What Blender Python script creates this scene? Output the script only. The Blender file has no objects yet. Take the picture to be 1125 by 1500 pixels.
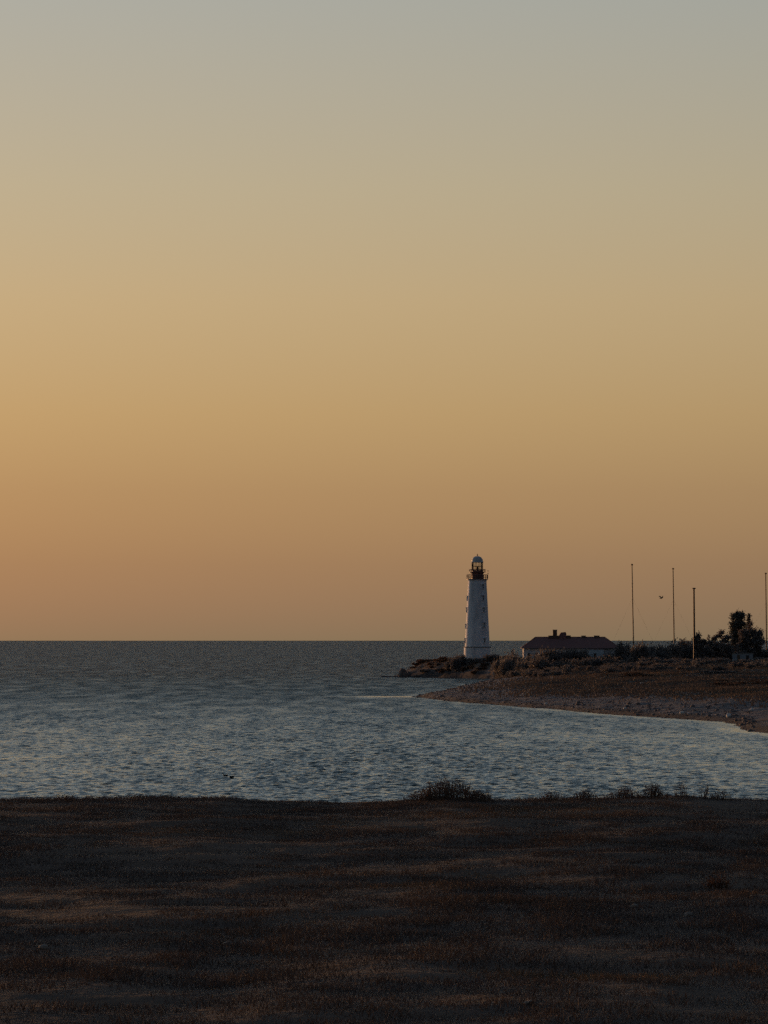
import bpy, bmesh, math, random
import numpy as np
from mathutils import Vector, Matrix

random.seed(7)
RNG = np.random.default_rng(7)
SC = bpy.context.scene
COL = SC.collection

# ------------------------------------------------------------------ camera
CAM_H = 13.0                    # eye above the sea, metres
LENS, SENSOR = 135.0, 24.0      # long telephoto, portrait frame
FPX = LENS / SENSOR * 1125.0
cam_data = bpy.data.cameras.new('camera')
cam_data.sensor_fit = 'HORIZONTAL'
cam_data.sensor_width = SENSOR
cam_data.lens = LENS
cam_data.shift_y = 188.0 / 1125.0
cam_data.clip_start = 0.5
cam_data.clip_end = 400000.0
cam = bpy.data.objects.new('camera', cam_data)
COL.objects.link(cam)
cam.location = (0, 0, CAM_H)
cam.rotation_euler = (math.radians(90), 0, 0)
SC.camera = cam

# ------------------------------------------------------------------ sky and sun
SUN_AZ = -35.0                  # degrees right of +Y: the sun sets left of the frame
SUN_EL = 1.0
world = bpy.data.worlds.new('World')
SC.world = world
world.use_nodes = True
wn, wl = world.node_tree.nodes, world.node_tree.links
bg = wn['Background']
sky = wn.new('ShaderNodeTexSky')
sky.sky_type = 'NISHITA'
sky.sun_disc = False
sky.sun_elevation = math.radians(SUN_EL)
sky.sun_rotation = math.radians(SUN_AZ)
sky.altitude = 10
sky.air_density = sky.dust_density = sky.ozone_density = 1.0
# the dusk haze that scatters on top of the clear-air model: depends only on
# elevation and on the angle away from the sun, all round the sky
geo = wn.new('ShaderNodeTexCoord')
nrm = wn.new('ShaderNodeVectorMath'); nrm.operation = 'NORMALIZE'
wl.new(geo.outputs['Generated'], nrm.inputs[0])
sep = wn.new('ShaderNodeSeparateXYZ'); wl.new(nrm.outputs[0], sep.inputs[0])
asin = wn.new('ShaderNodeMath'); asin.operation = 'ARCSINE'; wl.new(sep.outputs['Z'], asin.inputs[0])
el = wn.new('ShaderNodeMath'); el.operation = 'MULTIPLY'; el.inputs[1].default_value = 2 / math.pi
wl.new(asin.outputs[0], el.inputs[0])
sq = wn.new('ShaderNodeMath'); sq.operation = 'POWER'; sq.inputs[1].default_value = 0.5; sq.use_clamp = True
wl.new(el.outputs[0], sq.inputs[0])
ramp = wn.new('ShaderNodeValToRGB')
HAZE = [(0.0, (.140, .142, .095)), (1.0, (.178, .144, .104)), (2.0, (.227, .168, .112)), (3.0, (.298, .214, .127)), (4.5, (.346, .263, .168)),
        (6.0, (.330, .286, .212)), (8.5, (.275, .289, .280)), (12, (.178, .236, .280)), (20, (.098, .152, .207)),
        (35, (.064, .095, .125)), (60, (.035, .055, .081)), (90, (.025, .042, .064))]
AIR = (.008, .018, .044)         # even blue twilight from the whole dome
cr = ramp.color_ramp
while len(cr.elements) < len(HAZE):
    cr.elements.new(0.5)
for e, (deg, c) in zip(cr.elements, HAZE):
    e.position = math.sqrt(deg / 90.0)
for e, (deg, c) in zip(cr.elements, HAZE):
    e.color = (*[max(0, v - f) for v, f in zip(c, AIR)], 1)
wl.new(sq.outputs[0], ramp.inputs[0])
sdir = (math.sin(math.radians(SUN_AZ)), math.cos(math.radians(SUN_AZ)), 0)
dot = wn.new('ShaderNodeVectorMath'); dot.operation = 'DOT_PRODUCT'
dot.inputs[1].default_value = sdir
wl.new(nrm.outputs[0], dot.inputs[0])
fall = wn.new('ShaderNodeMapRange')
fall.inputs['From Min'].default_value = -1.0; fall.inputs['From Max'].default_value = 0.82
fall.inputs['To Min'].default_value = 0.0; fall.inputs['To Max'].default_value = 1.0
fall.clamp = False
wl.new(dot.outputs['Value'], fall.inputs['Value'])
fall2 = wn.new('ShaderNodeMath'); fall2.operation = 'POWER'; fall2.inputs[1].default_value = 1.5
wl.new(fall.outputs['Result'], fall2.inputs[0])
hz = wn.new('ShaderNodeVectorMath'); hz.operation = 'SCALE'
wl.new(ramp.outputs['Color'], hz.inputs[0]); wl.new(fall2.outputs[0], hz.inputs['Scale'])
# Nishita at strength 0.1 plus the haze term (written as radiance, hence x10)
hz10 = wn.new('ShaderNodeVectorMath'); hz10.operation = 'SCALE'; hz10.inputs['Scale'].default_value = 10.0
wl.new(hz.outputs[0], hz10.inputs[0])
add = wn.new('ShaderNodeVectorMath'); add.operation = 'ADD'
sk7 = wn.new('ShaderNodeVectorMath'); sk7.operation = 'SCALE'; sk7.inputs['Scale'].default_value = 0.6
wl.new(sky.outputs[0], sk7.inputs[0])
wl.new(sk7.outputs[0], add.inputs[0]); wl.new(hz10.outputs[0], add.inputs[1])
add2 = wn.new('ShaderNodeVectorMath'); add2.operation = 'ADD'; add2.inputs[1].default_value = [10 * v for v in AIR]
wl.new(add.outputs[0], add2.inputs[0])
wl.new(add2.outputs[0], bg.inputs['Color'])
bg.inputs['Strength'].default_value = 0.1

sun_data = bpy.data.lights.new('sun', 'SUN')
sun_data.energy = 2.6
sun_data.color = (1.0, 0.50, 0.22)
sun_data.angle = math.radians(0.5)
sun = bpy.data.objects.new('sun', sun_data)
COL.objects.link(sun)
sv = Vector((math.sin(math.radians(SUN_AZ)) * math.cos(math.radians(SUN_EL)),
             math.cos(math.radians(SUN_AZ)) * math.cos(math.radians(SUN_EL)), math.sin(math.radians(SUN_EL))))
sun.rotation_euler = (-sv).to_track_quat('-Z', 'Y').to_euler()
sun.location = (-300, 500, 120)

SC.render.engine = 'CYCLES'
SC.view_settings.view_transform = 'Standard'
SC.view_settings.look = 'None'
SC.view_settings.exposure = 0.0
SC.view_settings.gamma = 1.0
SC.view_settings.use_curve_mapping = False
SC.cycles.use_denoising = False
SC.cycles.use_adaptive_sampling = True
SC.cycles.adaptive_threshold = 0.07
SC.cycles.adaptive_min_samples = 20
SC.cycles.max_bounces = 6
SC.cycles.transparent_max_bounces = 16


# ------------------------------------------------------------------ helpers
def at(px, py, Y):
    """the point at distance Y that the photograph shows at pixel (px, py)"""
    return Vector(((px - 562.5) * Y / FPX, Y, CAM_H - (py - 938.0) * Y / FPX))


def tag(o, label=None, cat=None, group=None, kind=None):
    if label: o['label'] = label
    if cat: o['category'] = cat
    if group: o['group'] = group
    if kind: o['kind'] = kind
    return o


def empty(name, loc, rz=0.0):
    o = bpy.data.objects.new(name, None)
    o.empty_display_size = 0.3
    o.location = loc
    o.rotation_euler = (0, 0, rz)
    COL.objects.link(o)
    return o


def link(name, me, mat, parent=None, loc=(0, 0, 0), smooth=False):
    o = bpy.data.objects.new(name, me)
    if mat and not me.materials:
        me.materials.append(mat)
    if smooth:
        me.polygons.foreach_set('use_smooth', [True] * len(me.polygons))
    o.location = loc
    if parent: o.parent = parent
    COL.objects.link(o)
    return o


def from_np(name, v, faces):
    """mesh from numpy verts and a uniform (n,k) face array"""
    me = bpy.data.meshes.new(name)
    v = np.asarray(v, np.float32); f = np.asarray(faces, np.int32)
    n, k = f.shape
    me.vertices.add(len(v)); me.vertices.foreach_set('co', v.ravel())
    me.loops.add(n * k); me.loops.foreach_set('vertex_index', f.ravel())
    me.polygons.add(n); me.polygons.foreach_set('loop_start', np.arange(0, n * k, k, dtype=np.int32))
    me.update(calc_edges=True)
    return me


class MB:
    def __init__(self): self.v, self.f = [], []

    def add(self, vs, fs):
        b = len(self.v); self.v += [tuple(p) for p in vs]; self.f += [tuple(b + i for i in q) for q in fs]

    def box(self, x0, x1, y0, y1, z0, z1):
        self.add([(x0, y0, z0), (x1, y0, z0), (x1, y1, z0), (x0, y1, z0), (x0, y0, z1), (x1, y0, z1), (x1, y1, z1), (x0, y1, z1)],
                 [(0, 3, 2, 1), (4, 5, 6, 7), (0, 1, 5, 4), (1, 2, 6, 5), (2, 3, 7, 6), (3, 0, 4, 7)])
        return self

    def tube(self, pts, radii, n=8, cap=True):
        pts = [Vector(p) for p in pts]
        if not hasattr(radii, '__len__'): radii = [radii] * len(pts)
        vs, fs = [], []
        for i, p in enumerate(pts):
            d = (pts[min(i + 1, len(pts) - 1)] - pts[max(i - 1, 0)]).normalized()
            u = d.cross(Vector((0, 0, 1)) if abs(d.z) < .9 else Vector((1, 0, 0))).normalized(); w = d.cross(u)
            for k in range(n):
                a = 2 * math.pi * k / n
                vs.append(p + (u * math.cos(a) + w * math.sin(a)) * radii[i])
        for i in range(len(pts) - 1):
            for k in range(n):
                fs.append((i * n + k, i * n + (k + 1) % n, (i + 1) * n + (k + 1) % n, (i + 1) * n + k))
        if cap:
            fs.append(tuple(range(n))); fs.append(tuple((len(pts) - 1) * n + k for k in reversed(range(n))))
        self.add(vs, fs); return self

    def lathe(self, prof, n=48, cap0=True, cap1=True):
        vs, fs = [], []
        for r, z in prof:
            for k in range(n):
                a = 2 * math.pi * k / n
                vs.append((r * math.cos(a), r * math.sin(a), z))
        for i in range(len(prof) - 1):
            for k in range(n):
                fs.append((i * n + k, i * n + (k + 1) % n, (i + 1) * n + (k + 1) % n, (i + 1) * n + k))
        if cap0: fs.append(tuple(reversed(range(n))))
        if cap1: fs.append(tuple((len(prof) - 1) * n + k for k in range(n)))
        self.add(vs, fs); return self

    def ring(self, r, z, t, n=48):
        pts = [(r * math.cos(2 * math.pi * k / n), r * math.sin(2 * math.pi * k / n), z) for k in range(n + 1)]
        return self.tube(pts, t, 6, cap=False)

    def mesh(self, name):
        me = bpy.data.meshes.new(name)
        me.from_pydata(self.v, [], self.f); me.update()
        bm = bmesh.new(); bm.from_mesh(me); bmesh.ops.recalc_face_normals(bm, faces=bm.faces); bm.to_mesh(me); bm.free()
        return me

    def build(self, name, mat, parent=None, loc=(0, 0, 0), smooth=False):
        return link(name, self.mesh(name), mat, parent, loc, smooth)


def shade_auto(o, ang=40):
    me = o.data
    bm = bmesh.new(); bm.from_mesh(me)
    for f in bm.faces: f.smooth = True
    for e in bm.edges:
        if len(e.link_faces) == 2 and e.calc_face_angle(0) > math.radians(ang): e.smooth = False
    bm.to_mesh(me); bm.free()
    return o


def hash2(ix, iy, seed):
    h = (ix.astype(np.int64) * 374761393 + iy.astype(np.int64) * 668265263 + seed * 1442695041) & 0x7fffffff
    h = ((h ^ (h >> 13)) * 1274126177) & 0x7fffffff
    return ((h ^ (h >> 16)) & 0xffff) / 65535.0


def vnoise(x, y, seed=0):
    x = np.asarray(x, float); y = np.asarray(y, float)
    ix, iy = np.floor(x), np.floor(y); fx, fy = x - ix, y - iy
    fx = fx * fx * (3 - 2 * fx); fy = fy * fy * (3 - 2 * fy)
    a, b = hash2(ix, iy, seed), hash2(ix + 1, iy, seed)
    c, d = hash2(ix, iy + 1, seed), hash2(ix + 1, iy + 1, seed)
    return (a + (b - a) * fx) * (1 - fy) + (c + (d - c) * fx) * fy - 0.5


def fbm(x, y, seed=0, octv=4):
    s, a = 0, 1.0
    for o in range(octv):
        s = s + a * vnoise(np.asarray(x) * 2 ** o, np.asarray(y) * 2 ** o, seed + 17 * o); a *= .5
    return s


def sstep(a, b, x):
    t = np.clip((np.asarray(x, float) - a) / (b - a), 0, 1)
    return t * t * (3 - 2 * t)


# ------------------------------------------------------------------ materials
def material(name, cols, scale=1.0, rough=0.85, detail=5.0, lo=.35, hi=.65, stretch=(1, 1, 1), bump=0.0, bump_scale=None,
             obj_rand=0.0, spec=0.3, metallic=0.0, translucent=0.0):
    m = bpy.data.materials.new(name); m.use_nodes = True
    n, l = m.node_tree.nodes, m.node_tree.links
    p = n['Principled BSDF']
    p.inputs['Roughness'].default_value = rough
    p.inputs['Specular IOR Level'].default_value = spec
    p.inputs['Metallic'].default_value = metallic
    g = n.new('ShaderNodeTexCoord')
    mp = n.new('ShaderNodeMapping'); mp.inputs['Scale'].default_value = [scale * s for s in stretch]
    l.new(g.outputs['Object'], mp.inputs['Vector'])
    no = n.new('ShaderNodeTexNoise'); no.inputs['Scale'].default_value = 1.0; no.inputs['Detail'].default_value = detail
    l.new(mp.outputs[0], no.inputs['Vector'])
    r = n.new('ShaderNodeValToRGB')
    while len(r.color_ramp.elements) < len(cols): r.color_ramp.elements.new(.5)
    for i, c in enumerate(cols):
        r.color_ramp.elements[i].position = lo + (hi - lo) * i / max(1, len(cols) - 1)
    for i, c in enumerate(cols):
        r.color_ramp.elements[i].color = (*c, 1)
    l.new(no.outputs['Fac'], r.inputs['Fac'])
    out = r.outputs['Color']
    if obj_rand:
        oi = n.new('ShaderNodeObjectInfo')
        mr = n.new('ShaderNodeMapRange'); mr.inputs['To Min'].default_value = 1 - obj_rand; mr.inputs['To Max'].default_value = 1 + obj_rand
        l.new(oi.outputs['Random'], mr.inputs['Value'])
        sc = n.new('ShaderNodeVectorMath'); sc.operation = 'SCALE'
        l.new(out, sc.inputs[0]); l.new(mr.outputs['Result'], sc.inputs['Scale']); out = sc.outputs[0]
    l.new(out, p.inputs['Base Color'])
    if bump:
        nb = n.new('ShaderNodeTexNoise'); nb.inputs['Scale'].default_value = bump_scale or scale * 6; nb.inputs['Detail'].default_value = 6
        l.new(g.outputs['Object'], nb.inputs['Vector'])
        b = n.new('ShaderNodeBump'); b.inputs['Strength'].default_value = 1.0; b.inputs['Distance'].default_value = bump
        l.new(nb.outputs['Fac'], b.inputs['Height']); l.new(b.outputs[0], p.inputs['Normal'])
    if translucent:
        t = n.new('ShaderNodeBsdfTranslucent'); l.new(out, t.inputs['Color'])
        mx = n.new('ShaderNodeMixShader'); mx.inputs[0].default_value = translucent
        l.new(p.outputs[0], mx.inputs[1]); l.new(t.outputs[0], mx.inputs[2])
        l.new(mx.outputs[0], n['Material Output'].inputs['Surface'])
    return m


M = {}
M['white'] = material('weathered_white_paint', [(.50, .52, .56), (.66, .69, .74), (.74, .77, .82)], .5, .75, stretch=(1, 1, .3), lo=.3, hi=.68, bump=.01, bump_scale=3)
M['ledge'] = material('grey_stone_ledge', [(.22, .21, .20), (.32, .31, .30)], 1.2, .85)
M['red'] = material('dark_red_metal_paint', [(.17, .095, .09), (.23, .115, .10)], 1.5, .55)
M['dome'] = material('grey_dome_metal', [(.42, .43, .44), (.56, .57, .58)], 1.0, .5, spec=.4)
M['darkpane'] = material('dark_window_glass', [(.018, .02, .025), (.035, .04, .046)], 1.0, .25, spec=.5)
M['wood'] = material('weathered_wood', [(.09, .065, .045), (.15, .11, .08)], 3.0, .8, stretch=(1, 1, 5))
M['roof'] = material('red_tile_roof', [(.17, .088, .086), (.27, .13, .12), (.22, .14, .135)], 1.4, .8, stretch=(2, 2, 2))
M['wallwhite'] = material('limewashed_wall', [(.50, .50, .51), (.62, .62, .63)], .6, .85)
M['wallblue'] = material('pale_blue_limewash', [(.42, .50, .56), (.52, .59, .64)], .6, .85)
M['brick'] = material('sooty_brick', [(.10, .075, .06), (.17, .11, .085)], 2.0, .9)
M['steel'] = material('dark_mast_steel', [(.028, .02, .018), (.045, .03, .026)], 1.5, .6)
M['concrete'] = material('rough_concrete', [(.15, .145, .14), (.22, .21, .2)], 1.0, .9)
M['rock'] = material('dark_shore_rock', [(.115, .10, .10), (.16, .14, .14), (.20, .175, .165)], .8, .9, bump=.08, bump_scale=2.5)
M['pale'] = material('pale_limestone', [(.62, .58, .54), (.78, .75, .70)], 2.0, .8, bump=.02)
M['fgstone'] = material('field_stone', [(.22, .18, .15), (.36, .30, .25)], 14.0, .85, bump=.01, bump_scale=40)
M['bark'] = material('tree_bark', [(.06, .045, .035), (.10, .08, .06)], 3.0, .9)
M['leaf_dark'] = material('dark_scrub_leaf', [(.15, .14, .138), (.195, .172, .16), (.23, .185, .165)], .35, .7, obj_rand=.1, translucent=.3)
M['leaf_poplar'] = material('poplar_leaf', [(.105, .105, .095), (.145, .14, .12)], .4, .65, obj_rand=.1, translucent=.2)
M['leaf_brown'] = material('dry_bush_leaf', [(.11, .065, .045), (.16, .09, .055), (.12, .09, .065)], .4, .8, obj_rand=.2, translucent=.2)
M['stalk'] = material('dry_stalk', [(.13, .092, .07), (.19, .13, .095)], 2.0, .85, obj_rand=.15, translucent=.15)
M['feather'] = material('dark_feather', [(.02, .018, .017), (.04, .036, .034)], 8.0, .6)
M['lensglass'] = material('lens_brass', [(.12, .08, .04), (.2, .14, .07)], 3.0, .35, metallic=.6)

# lantern glazing: thin clear panes
m = bpy.data.materials.new('lantern_glass'); m.use_nodes = True
n, l = m.node_tree.nodes, m.node_tree.links
n.remove(n['Principled BSDF'])
tr = n.new('ShaderNodeBsdfTransparent'); tr.inputs[0].default_value = (.86, .87, .86, 1)
gl = n.new('ShaderNodeBsdfGlossy'); gl.inputs['Roughness'].default_value = .03
fr = n.new('ShaderNodeFresnel'); fr.inputs[0].default_value = 1.25
mx = n.new('ShaderNodeMixShader')
l.new(fr.outputs[0], mx.inputs[0]); l.new(tr.outputs[0], mx.inputs[1]); l.new(gl.outputs[0], mx.inputs[2])
l.new(mx.outputs[0], n['Material Output'].inputs['Surface'])
M['glass'] = m


def sea_material():
    m = bpy.data.materials.new('dusk_sea'); m.use_nodes = True
    n, l = m.node_tree.nodes, m.node_tree.links
    p = n['Principled BSDF']
    p.inputs['Base Color'].default_value = (.010, .046, .050, 1)
    p.inputs['IOR'].default_value = 1.333
    p.inputs['Specular IOR Level'].default_value = .5
    at_ = n.new('ShaderNodeAttribute'); at_.attribute_name = 'sea_rough'
    # small chop the mesh is too coarse for: a noise vector tilts the normal
    g = n.new('ShaderNodeNewGeometry')
    mp = n.new('ShaderNodeMapping'); mp.inputs['Scale'].default_value = (1.8, .9, 1)
    l.new(g.outputs['Position'], mp.inputs['Vector'])
    # wind lanes: broad streaks of rougher and smoother water
    mw = n.new('ShaderNodeMapping'); mw.inputs['Scale'].default_value = (.18, .02, 1)
    l.new(g.outputs['Position'], mw.inputs['Vector'])
    nw = n.new('ShaderNodeTexNoise'); nw.inputs['Scale'].default_value = 1.0; nw.inputs['Detail'].default_value = 6
    l.new(mw.outputs[0], nw.inputs['Vector'])
    lane = n.new('ShaderNodeMapRange'); lane.inputs['From Min'].default_value = .3; lane.inputs['From Max'].default_value = .7
    lane.inputs['To Min'].default_value = .70; lane.inputs['To Max'].default_value = 1.26
    l.new(nw.outputs['Fac'], lane.inputs['Value'])
    rm = n.new('ShaderNodeMath'); rm.operation = 'MULTIPLY'
    l.new(at_.outputs['Fac'], rm.inputs[0]); l.new(lane.outputs['Result'], rm.inputs[1]); l.new(rm.outputs[0], p.inputs['Roughness'])
    no = n.new('ShaderNodeTexNoise'); no.inputs['Scale'].default_value = 1.0; no.inputs['Detail'].default_value = 3; no.inputs['Roughness'].default_value = .6
    l.new(mp.outputs[0], no.inputs['Vector'])
    mg = n.new('ShaderNodeMapping'); mg.inputs['Scale'].default_value = (.5, .075, 1)
    l.new(g.outputs['Position'], mg.inputs['Vector'])
    ng = n.new('ShaderNodeTexNoise'); ng.inputs['Scale'].default_value = 1.0; ng.inputs['Detail'].default_value = 4; ng.inputs['Roughness'].default_value = .7
    l.new(mg.outputs[0], ng.inputs['Vector'])
    gb = n.new('ShaderNodeVectorMath'); gb.operation = 'SUBTRACT'; gb.inputs[1].default_value = (.5, .5, .5)
    l.new(ng.outputs['Color'], gb.inputs[0])
    st = n.new('ShaderNodeAttribute'); st.attribute_name = 'sea_streak'
    gs = n.new('ShaderNodeVectorMath'); gs.operation = 'SCALE'
    l.new(gb.outputs[0], gs.inputs[0]); l.new(st.outputs['Fac'], gs.inputs['Scale'])
    nb = n.new('ShaderNodeVectorMath'); nb.operation = 'SUBTRACT'; nb.inputs[1].default_value = (.5, .5, .5)
    l.new(no.outputs['Color'], nb.inputs[0])
    sb = n.new('ShaderNodeVectorMath'); sb.operation = 'ADD'
    l.new(nb.outputs[0], sb.inputs[0]); l.new(gs.outputs[0], sb.inputs[1])
    ml = n.new('ShaderNodeVectorMath'); ml.operation = 'MULTIPLY'; ml.inputs[1].default_value = (1, 1, 0)
    l.new(sb.outputs[0], ml.inputs[0])
    ch = n.new('ShaderNodeAttribute'); ch.attribute_name = 'sea_chop'
    sc = n.new('ShaderNodeVectorMath'); sc.operation = 'SCALE'
    l.new(ml.outputs[0], sc.inputs[0])
    cm = n.new('ShaderNodeMath'); cm.operation = 'MULTIPLY'
    l.new(ch.outputs['Fac'], cm.inputs[0]); l.new(lane.outputs['Result'], cm.inputs[1]); l.new(cm.outputs[0], sc.inputs['Scale'])
    ad = n.new('ShaderNodeVectorMath'); ad.operation = 'ADD'
    l.new(g.outputs['Normal'], ad.inputs[0]); l.new(sc.outputs[0], ad.inputs[1])
    nn = n.new('ShaderNodeVectorMath'); nn.operation = 'NORMALIZE'; l.new(ad.outputs[0], nn.inputs[0])
    l.new(nn.outputs[0], p.inputs['Normal'])
    return m


M['sea'] = sea_material()


def land_material(name, stone, grass, dark, patch_scale, noise_scale, bump, stretch=(1, 1, 1)):
    """stony ground with patches of dry grass; the 'cover' attribute says how much grows there"""
    m = bpy.data.materials.new(name); m.use_nodes = True
    n, l = m.node_tree.nodes, m.node_tree.links
    p = n['Principled BSDF']; p.inputs['Roughness'].default_value = .95; p.inputs['Specular IOR Level'].default_value = .1
    g = n.new('ShaderNodeNewGeometry')
    mp = n.new('ShaderNodeMapping'); mp.inputs['Scale'].default_value = stretch
    l.new(g.outputs['Position'], mp.inputs['Vector'])

    def noise(s, d=5):
        t = n.new('ShaderNodeTexNoise'); t.inputs['Scale'].default_value = s; t.inputs['Detail'].default_value = d
        l.new(mp.outputs[0], t.inputs['Vector']); return t.outputs['Fac']

    def ramp2(f, a, b):
        r = n.new('ShaderNodeMapRange'); r.inputs['From Min'].default_value = a; r.inputs['From Max'].default_value = b
        l.new(f, r.inputs['Value']); return r.outputs['Result']

    def mix(f, a, b):
        x = n.new('ShaderNodeMix'); x.data_type = 'RGBA'
        l.new(f, x.inputs[0])
        for s, v in ((x.inputs[6], a), (x.inputs[7], b)):
            if isinstance(v, tuple): s.default_value = (*v, 1)
            else: l.new(v, s)
        return x.outputs[2]
    c1 = mix(ramp2(noise(noise_scale), .35, .65), stone, tuple(.6 * c for c in stone))
    c2 = mix(ramp2(noise(noise_scale * .6), .38, .62), grass, dark)
    a = n.new('ShaderNodeAttribute'); a.attribute_name = 'cover'
    ad = n.new('ShaderNodeMath'); ad.operation = 'ADD'
    l.new(a.outputs['Fac'], ad.inputs[0]); l.new(noise(patch_scale), ad.inputs[1])
    w = n.new('ShaderNodeAttribute'); w.attribute_name = 'wet'
    wk = n.new('ShaderNodeMapRange'); wk.inputs['To Min'].default_value = 1.0; wk.inputs['To Max'].default_value = .42
    l.new(w.outputs['Fac'], wk.inputs['Value'])
    ws = n.new('ShaderNodeVectorMath'); ws.operation = 'SCALE'
    l.new(mix(ramp2(ad.outputs[0], .70, 1.25), c1, c2), ws.inputs[0]); l.new(wk.outputs['Result'], ws.inputs['Scale'])
    l.new(ws.outputs[0], p.inputs['Base Color'])
    b = n.new('ShaderNodeBump'); b.inputs['Distance'].default_value = bump
    l.new(noise(noise_scale * 3), b.inputs['Height']); l.new(b.outputs[0], p.inputs['Normal'])
    return m


M['cape'] = land_material('cape_ground', (.205, .190, .196), (.21, .15, .115), (.15, .128, .12), .03, .25, .15)
M['turf'] = land_material('clifftop_ground', (.112, .083, .072), (.128, .086, .066), (.098, .076, .068), .25, 1.6, .03, (1, .6, 1))


def blade_material(name, c0, c1, c2, scale):
    m = material(name, [c0, c1, c2], scale, .85, detail=3, lo=.38, hi=.64, stretch=(.6, .35, 1), spec=.1, translucent=.1)
    return m


M['blade'] = blade_material('dry_grass_blade', (.096, .077, .070), (.112, .087, .076), (.138, .095, .072), .6)
_n, _l = M['blade'].node_tree.nodes, M['blade'].node_tree.links
_a = _n.new('ShaderNodeAttribute'); _a.attribute_name = 'dry'
_m = _n.new('ShaderNodeMix'); _m.data_type = 'RGBA'; _m.inputs[7].default_value = (.30, .175, .095, 1)
_src = _n['Principled BSDF'].inputs['Base Color'].links[0].from_socket
_l.new(_a.outputs['Fac'], _m.inputs[0]); _l.new(_src, _m.inputs[6])
_l.new(_m.outputs[2], _n['Principled BSDF'].inputs['Base Color'])
M['scrub'] = blade_material('cape_scrub', (.135, .118, .11), (.19, .145, .115), (.26, .165, .105), .03)


# ------------------------------------------------------------------ coast line (metres) and land height
def wl_pt(px, py):
    Y = CAM_H * FPX / (py - 938.0)
    return ((px - 562.5) * Y / FPX, Y)


COAST = [wl_pt(605, 1021), wl_pt(650, 1026.5), wl_pt(700, 1030.5), wl_pt(800, 1038.5), wl_pt(900, 1047), wl_pt(1000, 1053.5),
         wl_pt(1058, 1057.5), wl_pt(1078, 1061.5), wl_pt(1088, 1067), wl_pt(1102, 1071.5), wl_pt(1125, 1074), wl_pt(1190, 1080), (85, 520), (150, 470), (300, 430), (900, 400),
         (900, 2200), (500, 1850), (250, 1720), (110, 1610), (60, 1570), (25, 1552), (8, 1540), wl_pt(578, 990.6),
         wl_pt(590, 992.2), wl_pt(650, 993.2), wl_pt(700, 994), wl_pt(738, 995), wl_pt(735, 996), wl_pt(690, 1003.5), wl_pt(640, 1015)]
COAST = np.array(COAST)


def coast_dist(x, y):
    """signed distance to the shore, positive on land"""
    x = np.asarray(x, float).ravel(); y = np.asarray(y, float).ravel()
    d = np.full(x.shape, 1e9); inside = np.zeros(x.shape, bool)
    k = len(COAST)
    for i in range(k):
        (ax, ay), (bx, by) = COAST[i], COAST[(i + 1) % k]
        ex, ey = bx - ax, by - ay
        t = np.clip(((x - ax) * ex + (y - ay) * ey) / (ex * ex + ey * ey), 0, 1)
        d = np.minimum(d, np.hypot(x - ax - t * ex, y - ay - t * ey))
        c = ((ay > y) != (by > y))
        with np.errstate(divide='ignore', invalid='ignore'):
            inside ^= c & (x < (bx - ax) * (y - ay) / (by - ay if by != ay else 1e-9) + ax)
    return np.where(inside, d, -d)


def land_h(x, y):
    x = np.asarray(x, float); y = np.asarray(y, float); sh = x.shape
    d = coast_dist(x, y).reshape(sh)
    d = d + fbm(x * .16, y * .05, 3, 4) * 2.2 * sstep(-8, 4, d)
    far = sstep(1425, 1465, y)
    top = 3.2 + 2.9 * sstep(850, 1420, y) + .35 * far
    rate = 30 - 23.5 * far
    up = top * (1 - np.exp(-np.maximum(d, 0) / rate))
    up = up + .35 * sstep(0, 2, d) + fbm(x * .08, y * .03, 9, 4) * .7 * sstep(2, 25, d) + fbm(x * .5, y * .3, 5, 3) * .2 * sstep(.5, 4, d)
    return np.where(d > 0, up, np.maximum(d * .25, -1.5))


def hz1(x, y):
    return float(land_h(np.array([x]), np.array([y]))[0])


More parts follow.
